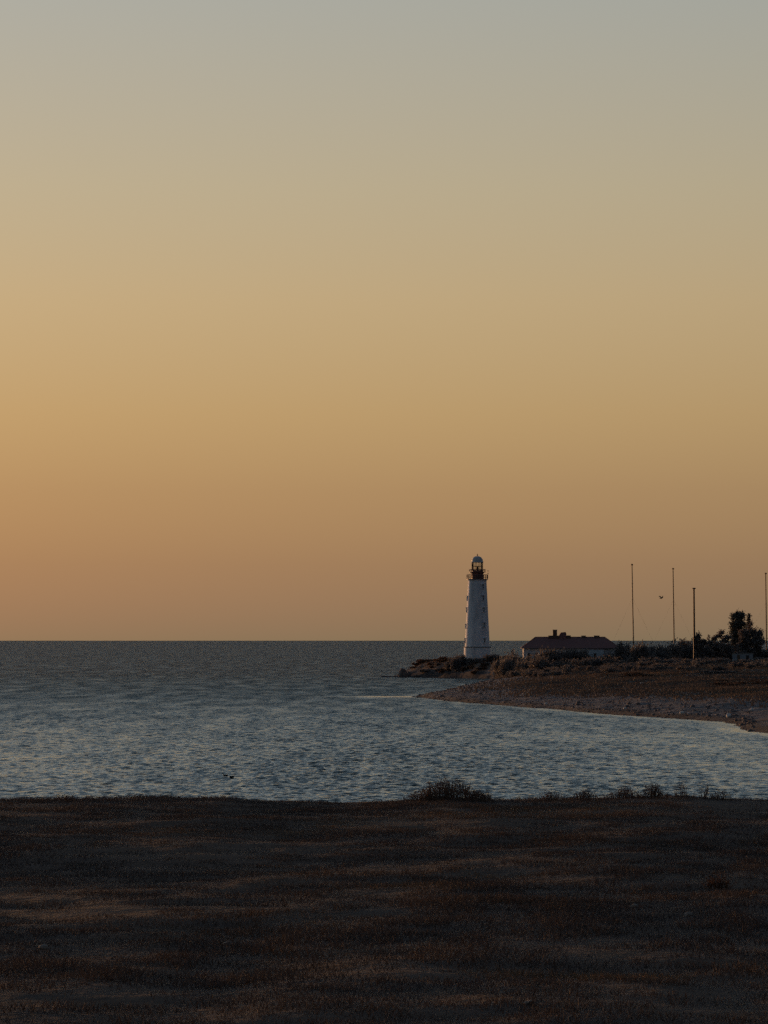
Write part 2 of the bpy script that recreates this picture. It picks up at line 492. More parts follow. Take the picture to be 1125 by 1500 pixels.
# ------------------------------------------------------------------ the sea: one object, finely waved in the bay, flat beyond
def build_sea():
    rows = [150.0]
    while rows[-1] < 1750:
        Y = rows[-1]
        rows.append(Y + (.34 * Y / 400 if Y > 330 else 1.2))
    rows = np.array(rows); nc = 360
    u = np.linspace(-1, 1, nc)
    half = .118 * rows + 14
    X = u[None, :] * half[:, None]; Y = np.repeat(rows[:, None], nc, 1)
    R = np.random.default_rng(11)
    Z = np.zeros_like(X)
    nw = 60
    lam = np.exp(R.uniform(math.log(.7), math.log(3.4), nw))
    th = R.normal(math.radians(-100), math.radians(34), nw)      # travelling towards the viewer
    amp = .0082 * lam ** .55 * R.uniform(.5, 1.4, nw)
    gust = 1 + .55 * fbm(X * .02, Y * .006, 41, 3)
    for i in range(nw):
        k = 2 * math.pi / lam[i]
        ph = k * (X * math.cos(th[i]) + Y * math.sin(th[i])) + R.uniform(0, 6.28)
        # rows get wider than the short waves far out: leave those to the roughness
        fade = np.clip((lam[i] - 1.5 * .34 * Y / 400) / lam[i] * 1.6, 0, 1)
        fade = fade * (1 - sstep(1050, 1740, Y))
        Z += fade * amp[i] * (np.sin(ph) + .25 * np.sin(2 * ph + .6))
    d = -coast_dist(X, Y).reshape(X.shape)
    shelter = .25 + .75 * sstep(0, 9, d)
    tx, ty = COAST[0]
    slick = np.exp(-((Y - ty - 6 - .25 * (X - tx)) / 9.0) ** 2) * sstep(tx - 24, tx - 8, X) * (1 - sstep(tx - 2, tx + 4, X))
    rim = np.exp(-np.maximum(d, 0) / 2.5) * (Y > 560) * np.clip(.55 + 1.6 * fbm(X * .12, Y * .04, 88, 3), 0, 1)
    calm = np.clip(slick * .95 + .55 * rim, 0, 1)
    Z *= 1 + .22 * sstep(420, 900, Y)
    Z *= gust * shelter * (1 - .9 * calm)
    Z *= sstep(1.0, .93, np.abs(u))[None, :] if False else (1 - sstep(.93, 1.0, np.abs(u)))[None, :]
    rough = .15 + .31 * sstep(340, 1250, Y) + .07 * sstep(1200, 1740, Y)
    rough = rough * (1 - .72 * calm)
    chop = (.85 + .15 * sstep(420, 900, Y) + .75 * sstep(1050, 1740, Y)) * (1 - .9 * calm) * np.clip(gust, .5, 1.5)
    v = np.stack([X, Y, Z], -1).reshape(-1, 3)
    nr = len(rows)
    i = np.arange(nr - 1)[:, None] * nc + np.arange(nc - 1)[None, :]
    f = np.stack([i, i + 1, i + nc + 1, i + nc], -1).reshape(-1, 4)
    # the open sea round it, set just under the wave troughs
    far = []
    S = [-160000, -3000, 3000, 160000]; T = [-3000, 1700, 9000, 160000]
    for b in T:
        for a in S: far.append((a, b, -.32))
    b0 = len(v)
    ff = [(b0 + r * 4 + c, b0 + r * 4 + c + 1, b0 + (r + 1) * 4 + c + 1, b0 + (r + 1) * 4 + c) for r in range(3) for c in range(3)]
    v = np.concatenate([v, np.array(far)]); f = np.concatenate([f, np.array(ff)])
    me = from_np('sea', v, f)
    for nm, arr, dv in (('sea_rough', rough, .53), ('sea_chop', chop, 1.75), ('sea_streak', .15 + .85 * sstep(430, 1000, Y), 1.0)):
        a = me.attributes.new(nm, 'FLOAT', 'POINT')
        a.data.foreach_set('value', np.concatenate([arr.ravel(), np.full(16, dv)]).astype(np.float32))
    o = link('sea', me, M['sea'], smooth=True)
    tag(o, kind='structure')
    return o


build_sea()


# ------------------------------------------------------------------ the cape with the lighthouse point
def build_cape():
    xs = np.concatenate([np.arange(-14, 135, .9), np.arange(135, 300, 5), np.arange(300, 920, 40)])
    ys = np.concatenate([np.arange(395, 560, 6), np.arange(560, 1440, 1.8), np.arange(1440, 1580, .9), np.arange(1580, 2220, 12)])
    X, Y = np.meshgrid(xs, ys)
    Z = land_h(X, Y)
    d = coast_dist(X, Y).reshape(X.shape)
    cover = sstep(6, 40, d + fbm(X * .05, Y * .02, 21, 3) * 22)
    cover = np.maximum(cover, sstep(1445, 1470, Y) * sstep(2, 5, d))
    nr, nc = X.shape
    i = np.arange(nr - 1)[:, None] * nc + np.arange(nc - 1)[None, :]
    f = np.stack([i, i + 1, i + nc + 1, i + nc], -1).reshape(-1, 4)
    keep = (Z.ravel()[f] > -1.45).any(1)
    me = from_np('cape_land', np.stack([X, Y, Z], -1).reshape(-1, 3), f[keep])
    a = me.attributes.new('cover', 'FLOAT', 'POINT'); a.data.foreach_set('value', cover.ravel().astype(np.float32))
    wet = (1 - sstep(1.0, 4.5, d + fbm(X * .3, Y * .1, 33, 3) * 3))
    a = me.attributes.new('wet', 'FLOAT', 'POINT'); a.data.foreach_set('value', wet.ravel().astype(np.float32))
    tag(link('cape_land', me, M['cape'], smooth=True), kind='structure')


build_cape()


def blades(n, xf, hf, wf, lean, name, mat):
    """n single-triangle blades at points xf -> (n,3)"""
    P = xf
    a = RNG.uniform(0, 2 * math.pi, n); b = RNG.uniform(0, 2 * math.pi, n)
    h = hf; w = wf
    dx, dy = np.cos(a) * w / 2, np.sin(a) * w / 2
    ln = RNG.uniform(.1, 1, n) * lean * h
    v = np.empty((n, 3, 3))
    v[:, 0] = P + np.stack([-dx, -dy, -.02 * np.ones(n)], -1)
    v[:, 1] = P + np.stack([dx, dy, -.02 * np.ones(n)], -1)
    v[:, 2] = P + np.stack([np.cos(b) * ln, np.sin(b) * ln, h], -1)
    return v.reshape(-1, 3)


def build_cape_scrub():
    n = 150000
    Y = RNG.uniform(620, 1530, n); X = RNG.uniform(5, 150, n) * (Y / 1400)
    d = coast_dist(X, Y)
    dens = sstep(6, 40, d + fbm(X * .05, Y * .02, 21, 3) * 22)
    dens = np.maximum(dens, (Y > 1455) * sstep(2, 5, d))
    k = RNG.uniform(0, 1, n) < dens
    X, Y = X[k], Y[k]; n = len(X)
    Z = land_h(X, Y)
    cl = np.clip(fbm(X * .12, Y * .06, 77, 3) + .35, .05, 1)
    v = blades(n, np.stack([X, Y, Z], -1), (.25 + .75 * cl) * RNG.uniform(.5, 1.2, n), RNG.uniform(.2, .6, n), .6, 'x', None)
    me = from_np('cape_scrub', v, np.arange(3 * n).reshape(-1, 3))
    tag(link('cape_scrub', me, M['scrub']), 'low rusty-brown dry scrub and grass covering the cape', 'scrub', kind='stuff')


build_cape_scrub()


# ------------------------------------------------------------------ rocks
def rock_mesh(seed, sx, sy, sz, sub=2, amp=.35):
    bm = bmesh.new(); bmesh.ops.create_icosphere(bm, subdivisions=sub, radius=1)
    r = random.Random(seed)
    cuts = [(Vector((r.gauss(0, 1), r.gauss(0, 1), r.gauss(0, 1))).normalized(), r.uniform(.55, .9)) for _ in range(9)]
    for v in bm.verts:
        c = v.co.normalized(); s = 1.0
        for d, o in cuts:
            t = c.dot(d)
            if t > 0: s = min(s, o / t)
        s *= 1 + amp * .25 * math.sin(c.x * 5 + seed) * math.cos(c.y * 4 + c.z * 3)
        v.co = Vector((c.x * s * sx, c.y * s * sy, c.z * s * sz))
    me = bpy.data.meshes.new('rock'); bm.to_mesh(me); bm.free()
    return me


def rock(name, seed, loc, size, mat, label, cat='rock', group=None, rz=0.0):
    o = link(name, rock_mesh(seed, *size), mat, loc=loc)
    o.rotation_euler = (0, 0, rz)
    return tag(o, label, cat, group)


def wpos(px, py, dz=0.0):
    x, y = wl_pt(px, py); return (x, y, dz)


rock('shore_rock', 1, wpos(590.5, 992.3, .9), (1.7, 1.7, 2.5), M['rock'], 'tall blocky dark rock standing in the water off the lighthouse point')
rock('shore_rock', 2, wpos(599.5, 991.8, .9), (1.5, 1.5, 2.3), M['rock'], 'smaller dark rock just right of the tall one off the lighthouse point')
rock('shore_rock', 3, wpos(566, 992.0, .1), (2.3, 1.8, .5), M['rock'], 'low flat reef rock awash farthest left off the lighthouse point')
rock('shore_rock', 4, wpos(578, 992.1, .1), (1.6, 1.4, .45), M['rock'], 'low reef rock between the flat awash one and the tall blocky one')
rock('shore_rock', 5, wpos(607, 1021.2, 0), (.9, 1.6, .33), M['rock'], 'low dark rock at the very tip of the near spit')
rock('shore_rock', 6, wpos(613, 1021.8, 0), (.7, 1.2, .3), M['rock'], 'second low dark rock behind the tip of the near spit')
for i, (px, py, s) in enumerate([(800, 1037.5, .36), (915, 1046, .34), (999, 1052.5, .45), (1008, 1053, .25), (1067, 1057.2, .52), (1101, 1058, .42)]):
    x, y = wl_pt(px, py); y += 4 if i != 5 else 30
    x = (px - 562.5) * y / FPX
    lab = ['small pale stone on the shore below the middle of the house', 'small pale stone at the waterline below the first mast',
           'pale stone at the waterline straight below the second mast', 'tiny pale stone just right of the one below the second mast',
           'brightest pale boulder on the waterline near the right edge', 'pale stone farthest right on the near shore'][i]
    rock('shore_stone', 20 + i, (x, y, hz1(x, y) + s * .55), (s, s, s * .9), M['pale'], lab, 'stone', 'pale stones along the near shore')
p = at(940, 1016, 960)
rock('shore_stone', 31, (p.x, p.y, hz1(p.x, p.y) + .25), (.45, .5, .4), M['pale'], 'lone pale stone on the slope above the beach', 'stone', 'pale stones along the near shore')


def build_beach_stones():
    base = rock_mesh(50, 1, 1, .7, 1)
    nv = len(base.vertices); bv = np.empty(nv * 3); base.vertices.foreach_get('co', bv); bv = bv.reshape(-1, 3)
    bf = np.array([list(q.vertices) for q in base.polygons])
    bpy.data.meshes.remove(base)
    n = 30000
    Y = RNG.uniform(600, 1540, n); X = RNG.uniform(0, 120, n) * (Y / 1400)
    d = coast_dist(X, Y)
    k = (d > -.5) & (RNG.uniform(0, 1, n) < np.exp(-np.maximum(d - 3, 0) / 11))
    X, Y = X[k], Y[k]; n = len(X)
    Z = land_h(X, Y); s = np.clip(RNG.lognormal(-1.9, .5, n), .06, .6)
    a = RNG.uniform(0, 6.28, n)
    ca, sa = np.cos(a)[:, None], np.sin(a)[:, None]
    vx = bv[None, :, 0] * ca - bv[None, :, 1] * sa; vy = bv[None, :, 0] * sa + bv[None, :, 1] * ca
    v = np.stack([vx, vy, np.broadcast_to(bv[None, :, 2], vx.shape)], -1) * s[:, None, None] + np.stack([X, Y, Z], -1)[:, None, :]
    f = (bf[None] + (np.arange(n) * nv)[:, None, None]).reshape(-1, 3)
    tag(link('beach_stones', from_np('beach_stones', v.reshape(-1, 3), f), M['rock']), 'dark loose stones strewn along the beach of the cape', 'stones', kind='stuff')


build_beach_stones()


# ------------------------------------------------------------------ lighthouse
def build_lighthouse():
    D = 1502.0
    k = D / FPX
    z = lambda py: CAM_H - (py - 938.0) * k
    cx = (699.2 - 562.5) * k
    z0 = hz1(cx, D) - .1
    root = empty('lighthouse', (cx, D, z0))
    tag(root, 'tall white round lighthouse with red gallery and grey dome on the point', 'lighthouse')
    H = lambda py: z(py) - z0
    rt, rb, rp = 3.18, 4.34, 4.62
    zt, zl = H(849), H(947.6)
    R = lambda h: rb + (rt - rb) * (h - zl) / (zt - zl)
    pl = MB().lathe([(rp + .05, -.5), (rp + .02, zl - .25)], 64).build('plinth', M['white'], root); shade_auto(pl)
    led = MB().lathe([(rp + .1, zl - .25), (rp + .22, zl - .15), (rp + .22, zl + .02), (rb + .05, zl + .12)], 64).build('ledge', M['ledge'], root)
    tw = MB().lathe([(R(zl + .1 + (zt - zl - .6) * i / 12), zl + .1 + (zt - zl - .6) * i / 12) for i in range(13)], 64).build('tower', M['white'], root); shade_auto(tw)
    cn = MB().lathe([(rt, zt - .52), (rt + .12, zt - .35), (rt + .3, zt - .12), (rt + .34, zt - .02)], 64).build('cornice', M['white'], root); shade_auto(cn)

    def window(h, az, w=.8, ht=1.45):
        """az: degrees from straight at the camera, positive to the right"""
        a = math.radians(az - 90)
        r = R(h)
        e = MB()
        e.box(-w / 2, w / 2, -.10, .06, -ht / 2, ht / 2)
        o = e.build('window', M['darkpane'], root)
        o.location = ((r + .01) * math.cos(a), (r + .01) * math.sin(a), h); o.rotation_euler = (0, 0, a + math.pi / 2)
        fm = MB()
        for sx in (-1, 1): fm.box(sx * w / 2 - .09, sx * w / 2 + .09, -.22, .03, -ht / 2, ht / 2)
        fm.box(-.04, .04, -.14, .0, -ht / 2, ht / 2).box(-w / 2 + .09, w / 2 - .09, -.135, .0, -.04, .04)
        fm.build('frame', M['white'], o)
        MB().box(-w / 2 - .22, w / 2 + .22, -.5, .1, ht / 2, ht / 2 + .16).build('hood', M['white'], o)
        MB().box(-w / 2 - .15, w / 2 + .15, -.38, .1, -ht / 2 - .14, -ht / 2).build('sill', M['white'], o)
    for py in (859, 875.6, 893, 915, 938): window(H(py), 34)
    for py in (876.5, 893.5, 917.5, 938.5): window(H(py), -88)
    for py in (870, 888, 908, 930): window(H(py), 154)
    d = MB().box(-.65, .65, -.12, .1, -1.3, 1.3).build('door', M['wood'], root)
    a = math.radians(62); d.location = ((rp + .05) * math.cos(a), (rp + .05) * math.sin(a), 1.6); d.rotation_euler = (0, 0, a + math.pi / 2)
    MB().box(-.85, .85, -.7, .1, 1.3, 1.5).build('canopy', M['ledge'], d)

    # lower gallery
    g = MB().lathe([(3.3, zt - .02), (3.72, zt + .04), (3.72, zt + .22), (2.2, zt + .22)], 48).build('gallery_deck', M['red'], root)
    rl = MB()
    zr = H(842) - (zt + .22)
    for q in range(20):
        a = 2 * math.pi * q / 20
        rl.tube([(3.66 * math.cos(a), 3.66 * math.sin(a), zt + .22), (3.66 * math.cos(a), 3.66 * math.sin(a), zt + .22 + zr)], .085, 6)
    for fz, t in ((1, .10), (.66, .05), (.33, .05)): rl.ring(3.66, zt + .22 + zr * fz, t)
    rl.build('railing', M['red'], g)
    ar = MB()
    a = math.radians(-8)
    ax, ay = 3.75 * math.cos(a), 3.75 * math.sin(a)
    ar.tube([(ax, ay, zt + .3), (ax, ay, H(835.5))], .035, 6)
    ar.box(ax - .22, ax + .22, ay - .05, ay + .05, H(836.8), H(835.8)).box(ax - .25, ax + .2, ay - .05, ay + .05, H(840.5), H(839.8))
    ar.build('aerial', M['steel'], root)
    # watch room
    zu = H(838.6)
    dr = MB().lathe([(2.04, zt + .2), (2.04, zu - .55), (2.2, zu - .3), (2.45, zu - .02)], 40).build('watch_room', M['red'], root); shade_auto(dr)
    MB().box(-.4, .4, -2.1, -1.9, zt + .24, zt + 1.75).build('door', M['darkpane'], dr)
    # upper gallery
    g2 = MB().lathe([(2.6, zu), (2.86, zu + .03), (2.86, zu + .18), (1.9, zu + .18)], 40).build('lantern_deck', M['red'], root)
    rl = MB(); zr = H(834.4) - (zu + .18)
    for q in range(16):
        a = 2 * math.pi * q / 16
        rl.tube([(2.8 * math.cos(a), 2.8 * math.sin(a), zu + .18), (2.8 * math.cos(a), 2.8 * math.sin(a), zu + .18 + zr)], .07, 6)
    rl.ring(2.8, zu + .18 + zr, .11, 40); rl.ring(2.8, zu + .18 + zr * .5, .05, 40)
    rl.build('railing', M['red'], g2)
    # lantern
    zg0, zg1 = zu + .75, H(823.8)
    wall = MB().lathe([(1.98, zu + .17), (1.98, zg0)], 40).build('lantern_wall', M['red'], root); shade_auto(wall)
    gz = MB().lathe([(1.90, zg0), (1.90, zg1)], 16, False, False).build('glazing', M['glass'], root)
    br = MB()
    for q in range(12):
        a = 2 * math.pi * (q + .25) / 12
        br.tube([(1.94 * math.cos(a), 1.94 * math.sin(a), zg0 - .05), (1.94 * math.cos(a), 1.94 * math.sin(a), zg1 + .05)], .075, 6)
    br.ring(1.94, (zg0 + zg1) / 2, .07, 32)
    br.build('glazing_bars', M['steel'], gz)
    MB().lathe([(.25, zu + .2), (.25, zg0 + .1), (.42, zg0 + .25), (.5, zg0 + .75), (.42, zg0 + 1.25), (.1, zg0 + 1.45)], 20).build('lens', M['lensglass'], root)
    hd = H(814.6) - zg1
    prof = [(2.12, zg1 - .04), (2.16, zg1 + .1), (2.04, zg1 + .22)] + [(2.0 * math.cos(t) ** .9, zg1 + .25 + (hd - .25) * math.sin(t)) for t in [.12 * i for i in range(1, 13)]] + [(.16, zg1 + hd)]
    dm = MB().lathe(prof, 40).build('dome', M['dome'], root); shade_auto(dm, 50)
    MB().lathe([(.14, zg1 + hd - .1), (.14, zg1 + hd + .15), (.26, zg1 + hd + .3), (.26, zg1 + hd + .45), (.08, zg1 + hd + .6), (.05, zg1 + hd + .95)], 16).build('finial', M['red'], dm)
    return root


build_lighthouse()


# ------------------------------------------------------------------ keepers' house
def build_house():
    Y0 = 1448.0; k = Y0 / FPX
    X = lambda px: (px - 562.5) * k
    Z = lambda py: CAM_H - (py - 938.0) * k
    xl, xr, zb = X(767), X(905), 5.4
    ze, zr = Z(949.8), Z(933.2); dp = 11.0
    root = empty('keepers_house', ((xl + xr) / 2, Y0, zb))
    tag(root, 'long low white house with dark red hipped roof and chimneys', 'house')
    L = (xr - xl) / 2; he = ze - zb; hr = zr - zb
    MB().box(-L, L, 0, dp, -.6, he).build('wall', M['wallwhite'], root)
    MB().box(-L - .12, L + .12, -.12, dp + .12, -.7, .45).build('plinth', M['concrete'], root)
    # hipped roof with an eave overhang and thickness
    e = .75; x0, x1 = -L - e, L + e; y0, y1 = -e, dp + e
    rx0, rx1 = X(785) - root.location.x, X(887) - root.location.x
    ym = dp / 2
    r = MB()
    r.add([(x0, y0, he - .02), (x1, y0, he - .02), (x1, y1, he - .02), (x0, y1, he - .02),
           (x0, y0, he + .14), (x1, y0, he + .14), (x1, y1, he + .14), (x0, y1, he + .14), (rx0, ym, hr), (rx1, ym, hr)],
          [(3, 2, 1, 0), (0, 1, 5, 4), (1, 2, 6, 5), (2, 3, 7, 6), (3, 0, 4, 7), (4, 5, 9, 8), (5, 6, 9), (6, 7, 8, 9), (7, 4, 8)])
    rf = r.build('roof', M['roof'], root)
    rt = MB().tube([(x0, y0, he + .16), (rx0, ym, hr + .02), (rx1, ym, hr + .02), (x1, y0, he + .16)], .13, 6)
    rt.build('ridge_tiles', M['roof'], rf)
    gt = MB().tube([(x0, y0 - .08, he + .04), (x1, y0 - .08, he + .04)], .09, 6)
    gt.build('gutter', M['concrete'], rf)

    def on_roof(name, pa, pb, ptop, mat, yy=None, cap=True, depth=1.3):
        a, b = X(pa) - root.location.x, X(pb) - root.location.x
        yy = ym if yy is None else yy
        zt = Z(ptop) - zb
        o = MB().box(a, b, yy - depth / 2, yy + depth / 2, hr - 1.6, zt - (.18 if cap else 0)).build(name, mat, rf)
        if cap:
            MB().box(a - .1, b + .1, yy - depth / 2 - .1, yy + depth / 2 + .1, zt - .18, zt).build(name + '_cap', M['concrete'], rf)
    on_roof('chimney', 810.8, 816.9, 922.3, M['brick'])
    on_roof('chimney_base', 804, 822, 931, M['brick'], depth=2.0, cap=False)
    on_roof('ridge_vent', 852.8, 859.2, 931, M['brick'], depth=1.0)
    on_roof('ridge_vent', 871.5, 879, 930.9, M['brick'], depth=1.0)
    # slanted roof light with its low base
    a, b = X(819.5) - root.location.x, X(837) - root.location.x
    d = MB()
    s0, s1, s2, s3 = X(820) - root.location.x, X(822.5) - root.location.x, X(829.5) - root.location.x, X(830.5) - root.location.x
    t1, t2 = Z(926.4) - zb, Z(925.8) - zb
    yy0, yy1 = ym - 1.1, ym + 1.1; lo = hr - 1.5
    d.add([(s0, yy0, lo), (s3, yy0, lo), (s3, yy0, t2 - .6), (s2, yy0, t2), (s1, yy0, t1), (s0, yy0, t1 - 1.0),
           (s0, yy1, lo), (s3, yy1, lo), (s3, yy1, t2 - .6), (s2, yy1, t2), (s1, yy1, t1), (s0, yy1, t1 - 1.0)],
          [(0, 1, 2, 3, 4, 5), (11, 10, 9, 8, 7, 6)] + [(i, i + 6, (i + 1) % 6 + 6, (i + 1) % 6) for i in range(6)])
    dm = d.build('dormer', M['roof'], rf)
    MB().box(a + 2.6, b, ym - .9, ym + .9, hr - 1.3, Z(930.8) - zb).build('dormer_base', M['brick'], rf)
    # openings on the seaward front
    def win(px, w=1.1, h=1.5, zc=1.9):
        x = X(px) - root.location.x
        o = MB().box(x - w / 2, x + w / 2, -.06, .05, zc - h / 2, zc + h / 2).build('window', M['darkpane'], root)
        f = MB()
        for s in (-1, 1): f.box(x + s * w / 2 - .07, x + s * w / 2 + .07, -.13, .04, zc - h / 2, zc + h / 2)
        f.box(x - w / 2 + .07, x + w / 2 - .07, -.11, .04, zc + h / 2 - .09, zc + h / 2 + .06).box(x - .035, x + .035, -.1, .03, zc - h / 2, zc + h / 2 - .09)
        f.build('frame', M['wallwhite'], o)
        MB().box(x - w / 2 - .15, x + w / 2 + .15, -.25, .05, zc - h / 2 - .12, zc - h / 2).build('sill', M['concrete'], o)
    for px in (775, 786, 804, 826, 838, 852, 876, 893): win(px, zc=2.7)
    x = X(815) - root.location.x
    dr = MB().box(x - .55, x + .55, -.09, .05, .5, 2.7).build('door', M['wood'], root)
    MB().box(x + .32, x + .44, -.15, -.09, 1.5, 1.62).build('handle', M['steel'], dr)
    # pale blue annex face on the right
    xa, xb = X(862) - root.location.x, X(884) - root.location.x
    MB().box(xa, xb, -3.4, -.003, -.6, he - .3).build('annex', M['wallblue'], root)
    MB().box(xa - .2, xb + .2, -3.55, -.85, he - .3, he - .12).build('annex_roof', M['roof'], root)
    w = MB().box(xa + 1.6, xa + 2.5, -3.46, -3.35, 2.0, 3.3).build('window', M['darkpane'], root)
    MB().box(xa + 1.45, xa + 2.65, -3.58, -3.38, 1.88, 2.0).build('sill', M['concrete'], w)


build_house()


def build_shed():
    Y0 = 1396.0; k = Y0 / FPX
    xl, xr = (1074 - 562.5) * k, (1103 - 562.5) * k
    zt = CAM_H - (956.5 - 938) * k; zb = hz1((xl + xr) / 2, Y0) - .2
    root = empty('shed', ((xl + xr) / 2, Y0, zb)); tag(root, 'small pale blue flat-roofed shed below the poplars', 'shed')
    L = (xr - xl) / 2; h = zt - zb
    MB().box(-L, L, 0, 4, -.4, h - .2).build('wall', material('dull_blue_render', [(.22, .26, .30), (.31, .36, .40)], .8, .85), root)
    MB().box(-L - .25, L + .25, -.25, 4.25, h - .2, h).build('roof', M['concrete'], root)
    d = MB().box(-1.9, -1.0, -.06, .05, 0, h - .6).build('door', M['wood'], root)
    MB().box(-1.2, -1.1, -.12, -.06, .9, 1.05).build('handle', M['steel'], d)
    w = MB().box(.9, 1.9, -.06, .05, .9, h - .7).build('window', M['darkpane'], root)
    MB().box(.8, 2.0, -.16, .04, .78, .9).build('sill', M['concrete'], w)


build_shed()

p = at(791, 957, 1440)
tk = empty('sun_catch_cylinder', (p.x, p.y, hz1(p.x, p.y) - .1))  # made-up pale cylinder on legs, added so its left side catches an orange glint
tag(tk, 'small added sun-catching pale upright tank in front of the left end of the house', 'cylinder')
ht = p.z - tk.location.z
MB().lathe([(.55, ht - 1.2), (.58, ht - 1.1), (.58, ht), (.3, ht + .18), (.05, ht + .22)], 20).build('drum', M['white'], tk)
for sx in (-1, 1):
    for sy in (-1, 1): MB().tube([(sx * .42, sy * .42, -.2), (sx * .36, sy * .36, ht - 1.15)], .05, 6).build('leg', M['steel'], tk)


# ------------------------------------------------------------------ masts
def mast(px_top, py_top, px_base, Y, r, label, seg, guys=True):
    t = at(px_top, py_top, Y)
    bx = (px_base - 562.5) * Y / FPX
    zb = hz1(bx, Y)
    root = empty('radio_mast', (bx, Y, zb)); tag(root, label, 'mast', 'thin masts on the cape')
    dx, h = t.x - bx, t.z - zb
    P = lambda s: (dx * s, 0, h * s)
    sh = MB().tube([P(-.01), P(.5), P(.985)], [r, r * .92, r * .8], 8).build('shaft', M['steel'], root); shade_auto(sh)
    MB().tube([P(.985), P(1.0)], [r * 1.9, r * 1.6], 8).build('top_cap', M['steel'], root)
    for i in range(1, seg): MB().tube([P(i / seg), P(i / seg + .006)], r * 1.25, 8).build('joint_collar', M['steel'], root)
    MB().box(-.7, .7, -.7, .7, -.4, .35).build('base_block', M['concrete'], root)
    if guys:
        for q in range(3):
            a = math.radians(30 + 120 * q); gx, gy = 11 * math.cos(a), 11 * math.sin(a)
            gz = hz1(bx + gx, Y + gy) - zb
            MB().tube([P(.66), (gx, gy, gz)], .012, 4).build('guy_wire', M['steel'], root)
    return root


mast(925.7, 826, 928.3, 1440, .2, 'thin tall mast nearest the red-roofed house', 5)
mast(985.8, 832, 987.8, 1440, .2, 'thin mast in the middle, just right of the flying bird', 5)
mast(1016.4, 861, 1017.2, 1330, .33, 'shorter thicker dark mast, third from the house', 3, False)
mast(1121.6, 839, 1123, 1440, .2, 'thin mast at the right edge beside the round tree', 5)


# ------------------------------------------------------------------ trees and bushes
def leaf_cloud(name, blobs, n, size, seed, mat, gap=.0, flat=1.0):
    """leaf faces spread through blobs (x,y,z,rx,ry,rz): denser near the skin, uneven edge"""
    R = np.random.default_rng(seed)
    B = np.array(blobs, float)
    wgt = (B[:, 3] * B[:, 4] * B[:, 5]) ** .67; wgt /= wgt.sum()
    pts = []
    bi = R.choice(len(B), n, p=wgt)
    u = R.normal(size=(n, 3)); u /= np.linalg.norm(u, axis=1)[:, None]
    rr = R.uniform(.25, 1, n) ** .45
    rr *= 1 + .25 * R.normal(size=n) * (rr > .85)
    c = B[bi, :3] + u * rr[:, None] * B[bi, 3:]
    # leaves gather in twig clumps
    cl = c[R.integers(0, n, n // 9 + 1)]
    j = R.integers(0, len(cl), n)
    c = np.where((R.uniform(size=n) < .6)[:, None], cl[j] + R.normal(size=(n, 3)) * size * 1.3, c)
    a = R.normal(size=(n, 3)); a /= np.linalg.norm(a, axis=1)[:, None]
    b = np.cross(a, R.normal(size=(n, 3))); b /= np.linalg.norm(b, axis=1)[:, None]
    s = size * R.uniform(.5, 1.3, n)[:, None]
    v = np.stack([c - a * s, c + b * s * .55, c + a * s, c - b * s * .55], 1).reshape(-1, 3)
    me = from_np(name, v, np.arange(4 * n).reshape(-1, 4))
    me.materials.append(mat)
    return me


def make_tree(name, loc, label, crown_blobs, n, size, trunk_h, trunk_r, limbs, seed, mat, cat='tree', group=None):
    root = empty(name, loc); tag(root, label, cat, group)
    t = MB().tube([(0, 0, -.4), (.08, .05, trunk_h * .5), (.0, .1, trunk_h)], [trunk_r, trunk_r * .8, trunk_r * .55], 8)
    for (x, y, z, r) in limbs: t.tube([(0, .05, trunk_h * .72), (x * .5, y * .5, trunk_h * .72 + (z - trunk_h * .72) * .6), (x, y, z)], [r, r * .7, r * .3], 6)
    t.build('trunk', M['bark'], root)
    link('crown', leaf_cloud('crown', crown_blobs, n, size, seed, mat), mat, root)
    return root


def gz(px, Y):
    x = (px - 562.5) * Y / FPX; return Vector((x, Y, hz1(x, Y)))


K = 1420 / FPX
# tall poplar clump: upright spires side by side
g = gz(1083, 1425); topz = CAM_H + (938 - 897) * K - g.z
bl = []
rr = random.Random(3)
for dx, th, w in ((-1.9, .95, .95), (-1.0, 1.0, 1.05), (.0, .97, 1.1), (.9, .99, 1.0)):
    for i in range(6):
        s = i / 5
        bl.append((dx + rr.uniform(-.2, .2), rr.uniform(-.6, .6), 1.2 + (topz * th - 2.1) * s, w * (1.45 - .45 * s), w * 1.2, 1.6 - .5 * s))
make_tree('poplar_tree', g, 'tall dense poplar, highest tree on the cape', bl, 12000, .36, topz * .8, .28,
          [(-1.6, 0, topz * .8, .1), (1.2, .2, topz * .8, .1), (-.6, .3, topz * .9, .08)], 5, M['leaf_poplar'])
g = gz(1093.5, 1428); topz = CAM_H + (938 - 902.5) * K - g.z
bl = [(rr.uniform(-.25, .35) + .1 * i, rr.uniform(-.3, .3), 2 + (topz - 2.6) * i / 6, .78 - .04 * i, .7, 1.2) for i in range(7)]
make_tree('poplar_tree', g, 'slim poplar spire just right of the tall poplar', bl, 2200, .30, topz * .85, .16, [(.3, 0, topz * .85, .06)], 6, M['leaf_poplar'])
g = gz(1104, 1410); topz = CAM_H + (938 - 918) * K - g.z
bl = [(-2.6, 0, topz * .62, 1.7, 1.6, 1.5), (-.8, .4, topz * .82, 1.9, 1.7, 1.5), (1.0, 0, topz * .74, 1.6, 1.5, 1.4), (2.3, .2, topz * .6, 1.2, 1.3, 1.1), (.2, -.5, topz * .55, 2.6, 2, 1.6),
      (-2.2, 0, topz * .35, 1.6, 1.5, 1.3), (1.1, .3, topz * .34, 1.5, 1.4, 1.1), (-.95, 0, topz * 1.08, .45, .45, .45), (-3.3, .5, topz * .8, 1.2, 1.2, 1.2), (-3.6, .3, topz * .45, 1.6, 1.4, 1.6), (2.0, 0, topz * .82, 1.0, 1.0, .8)]
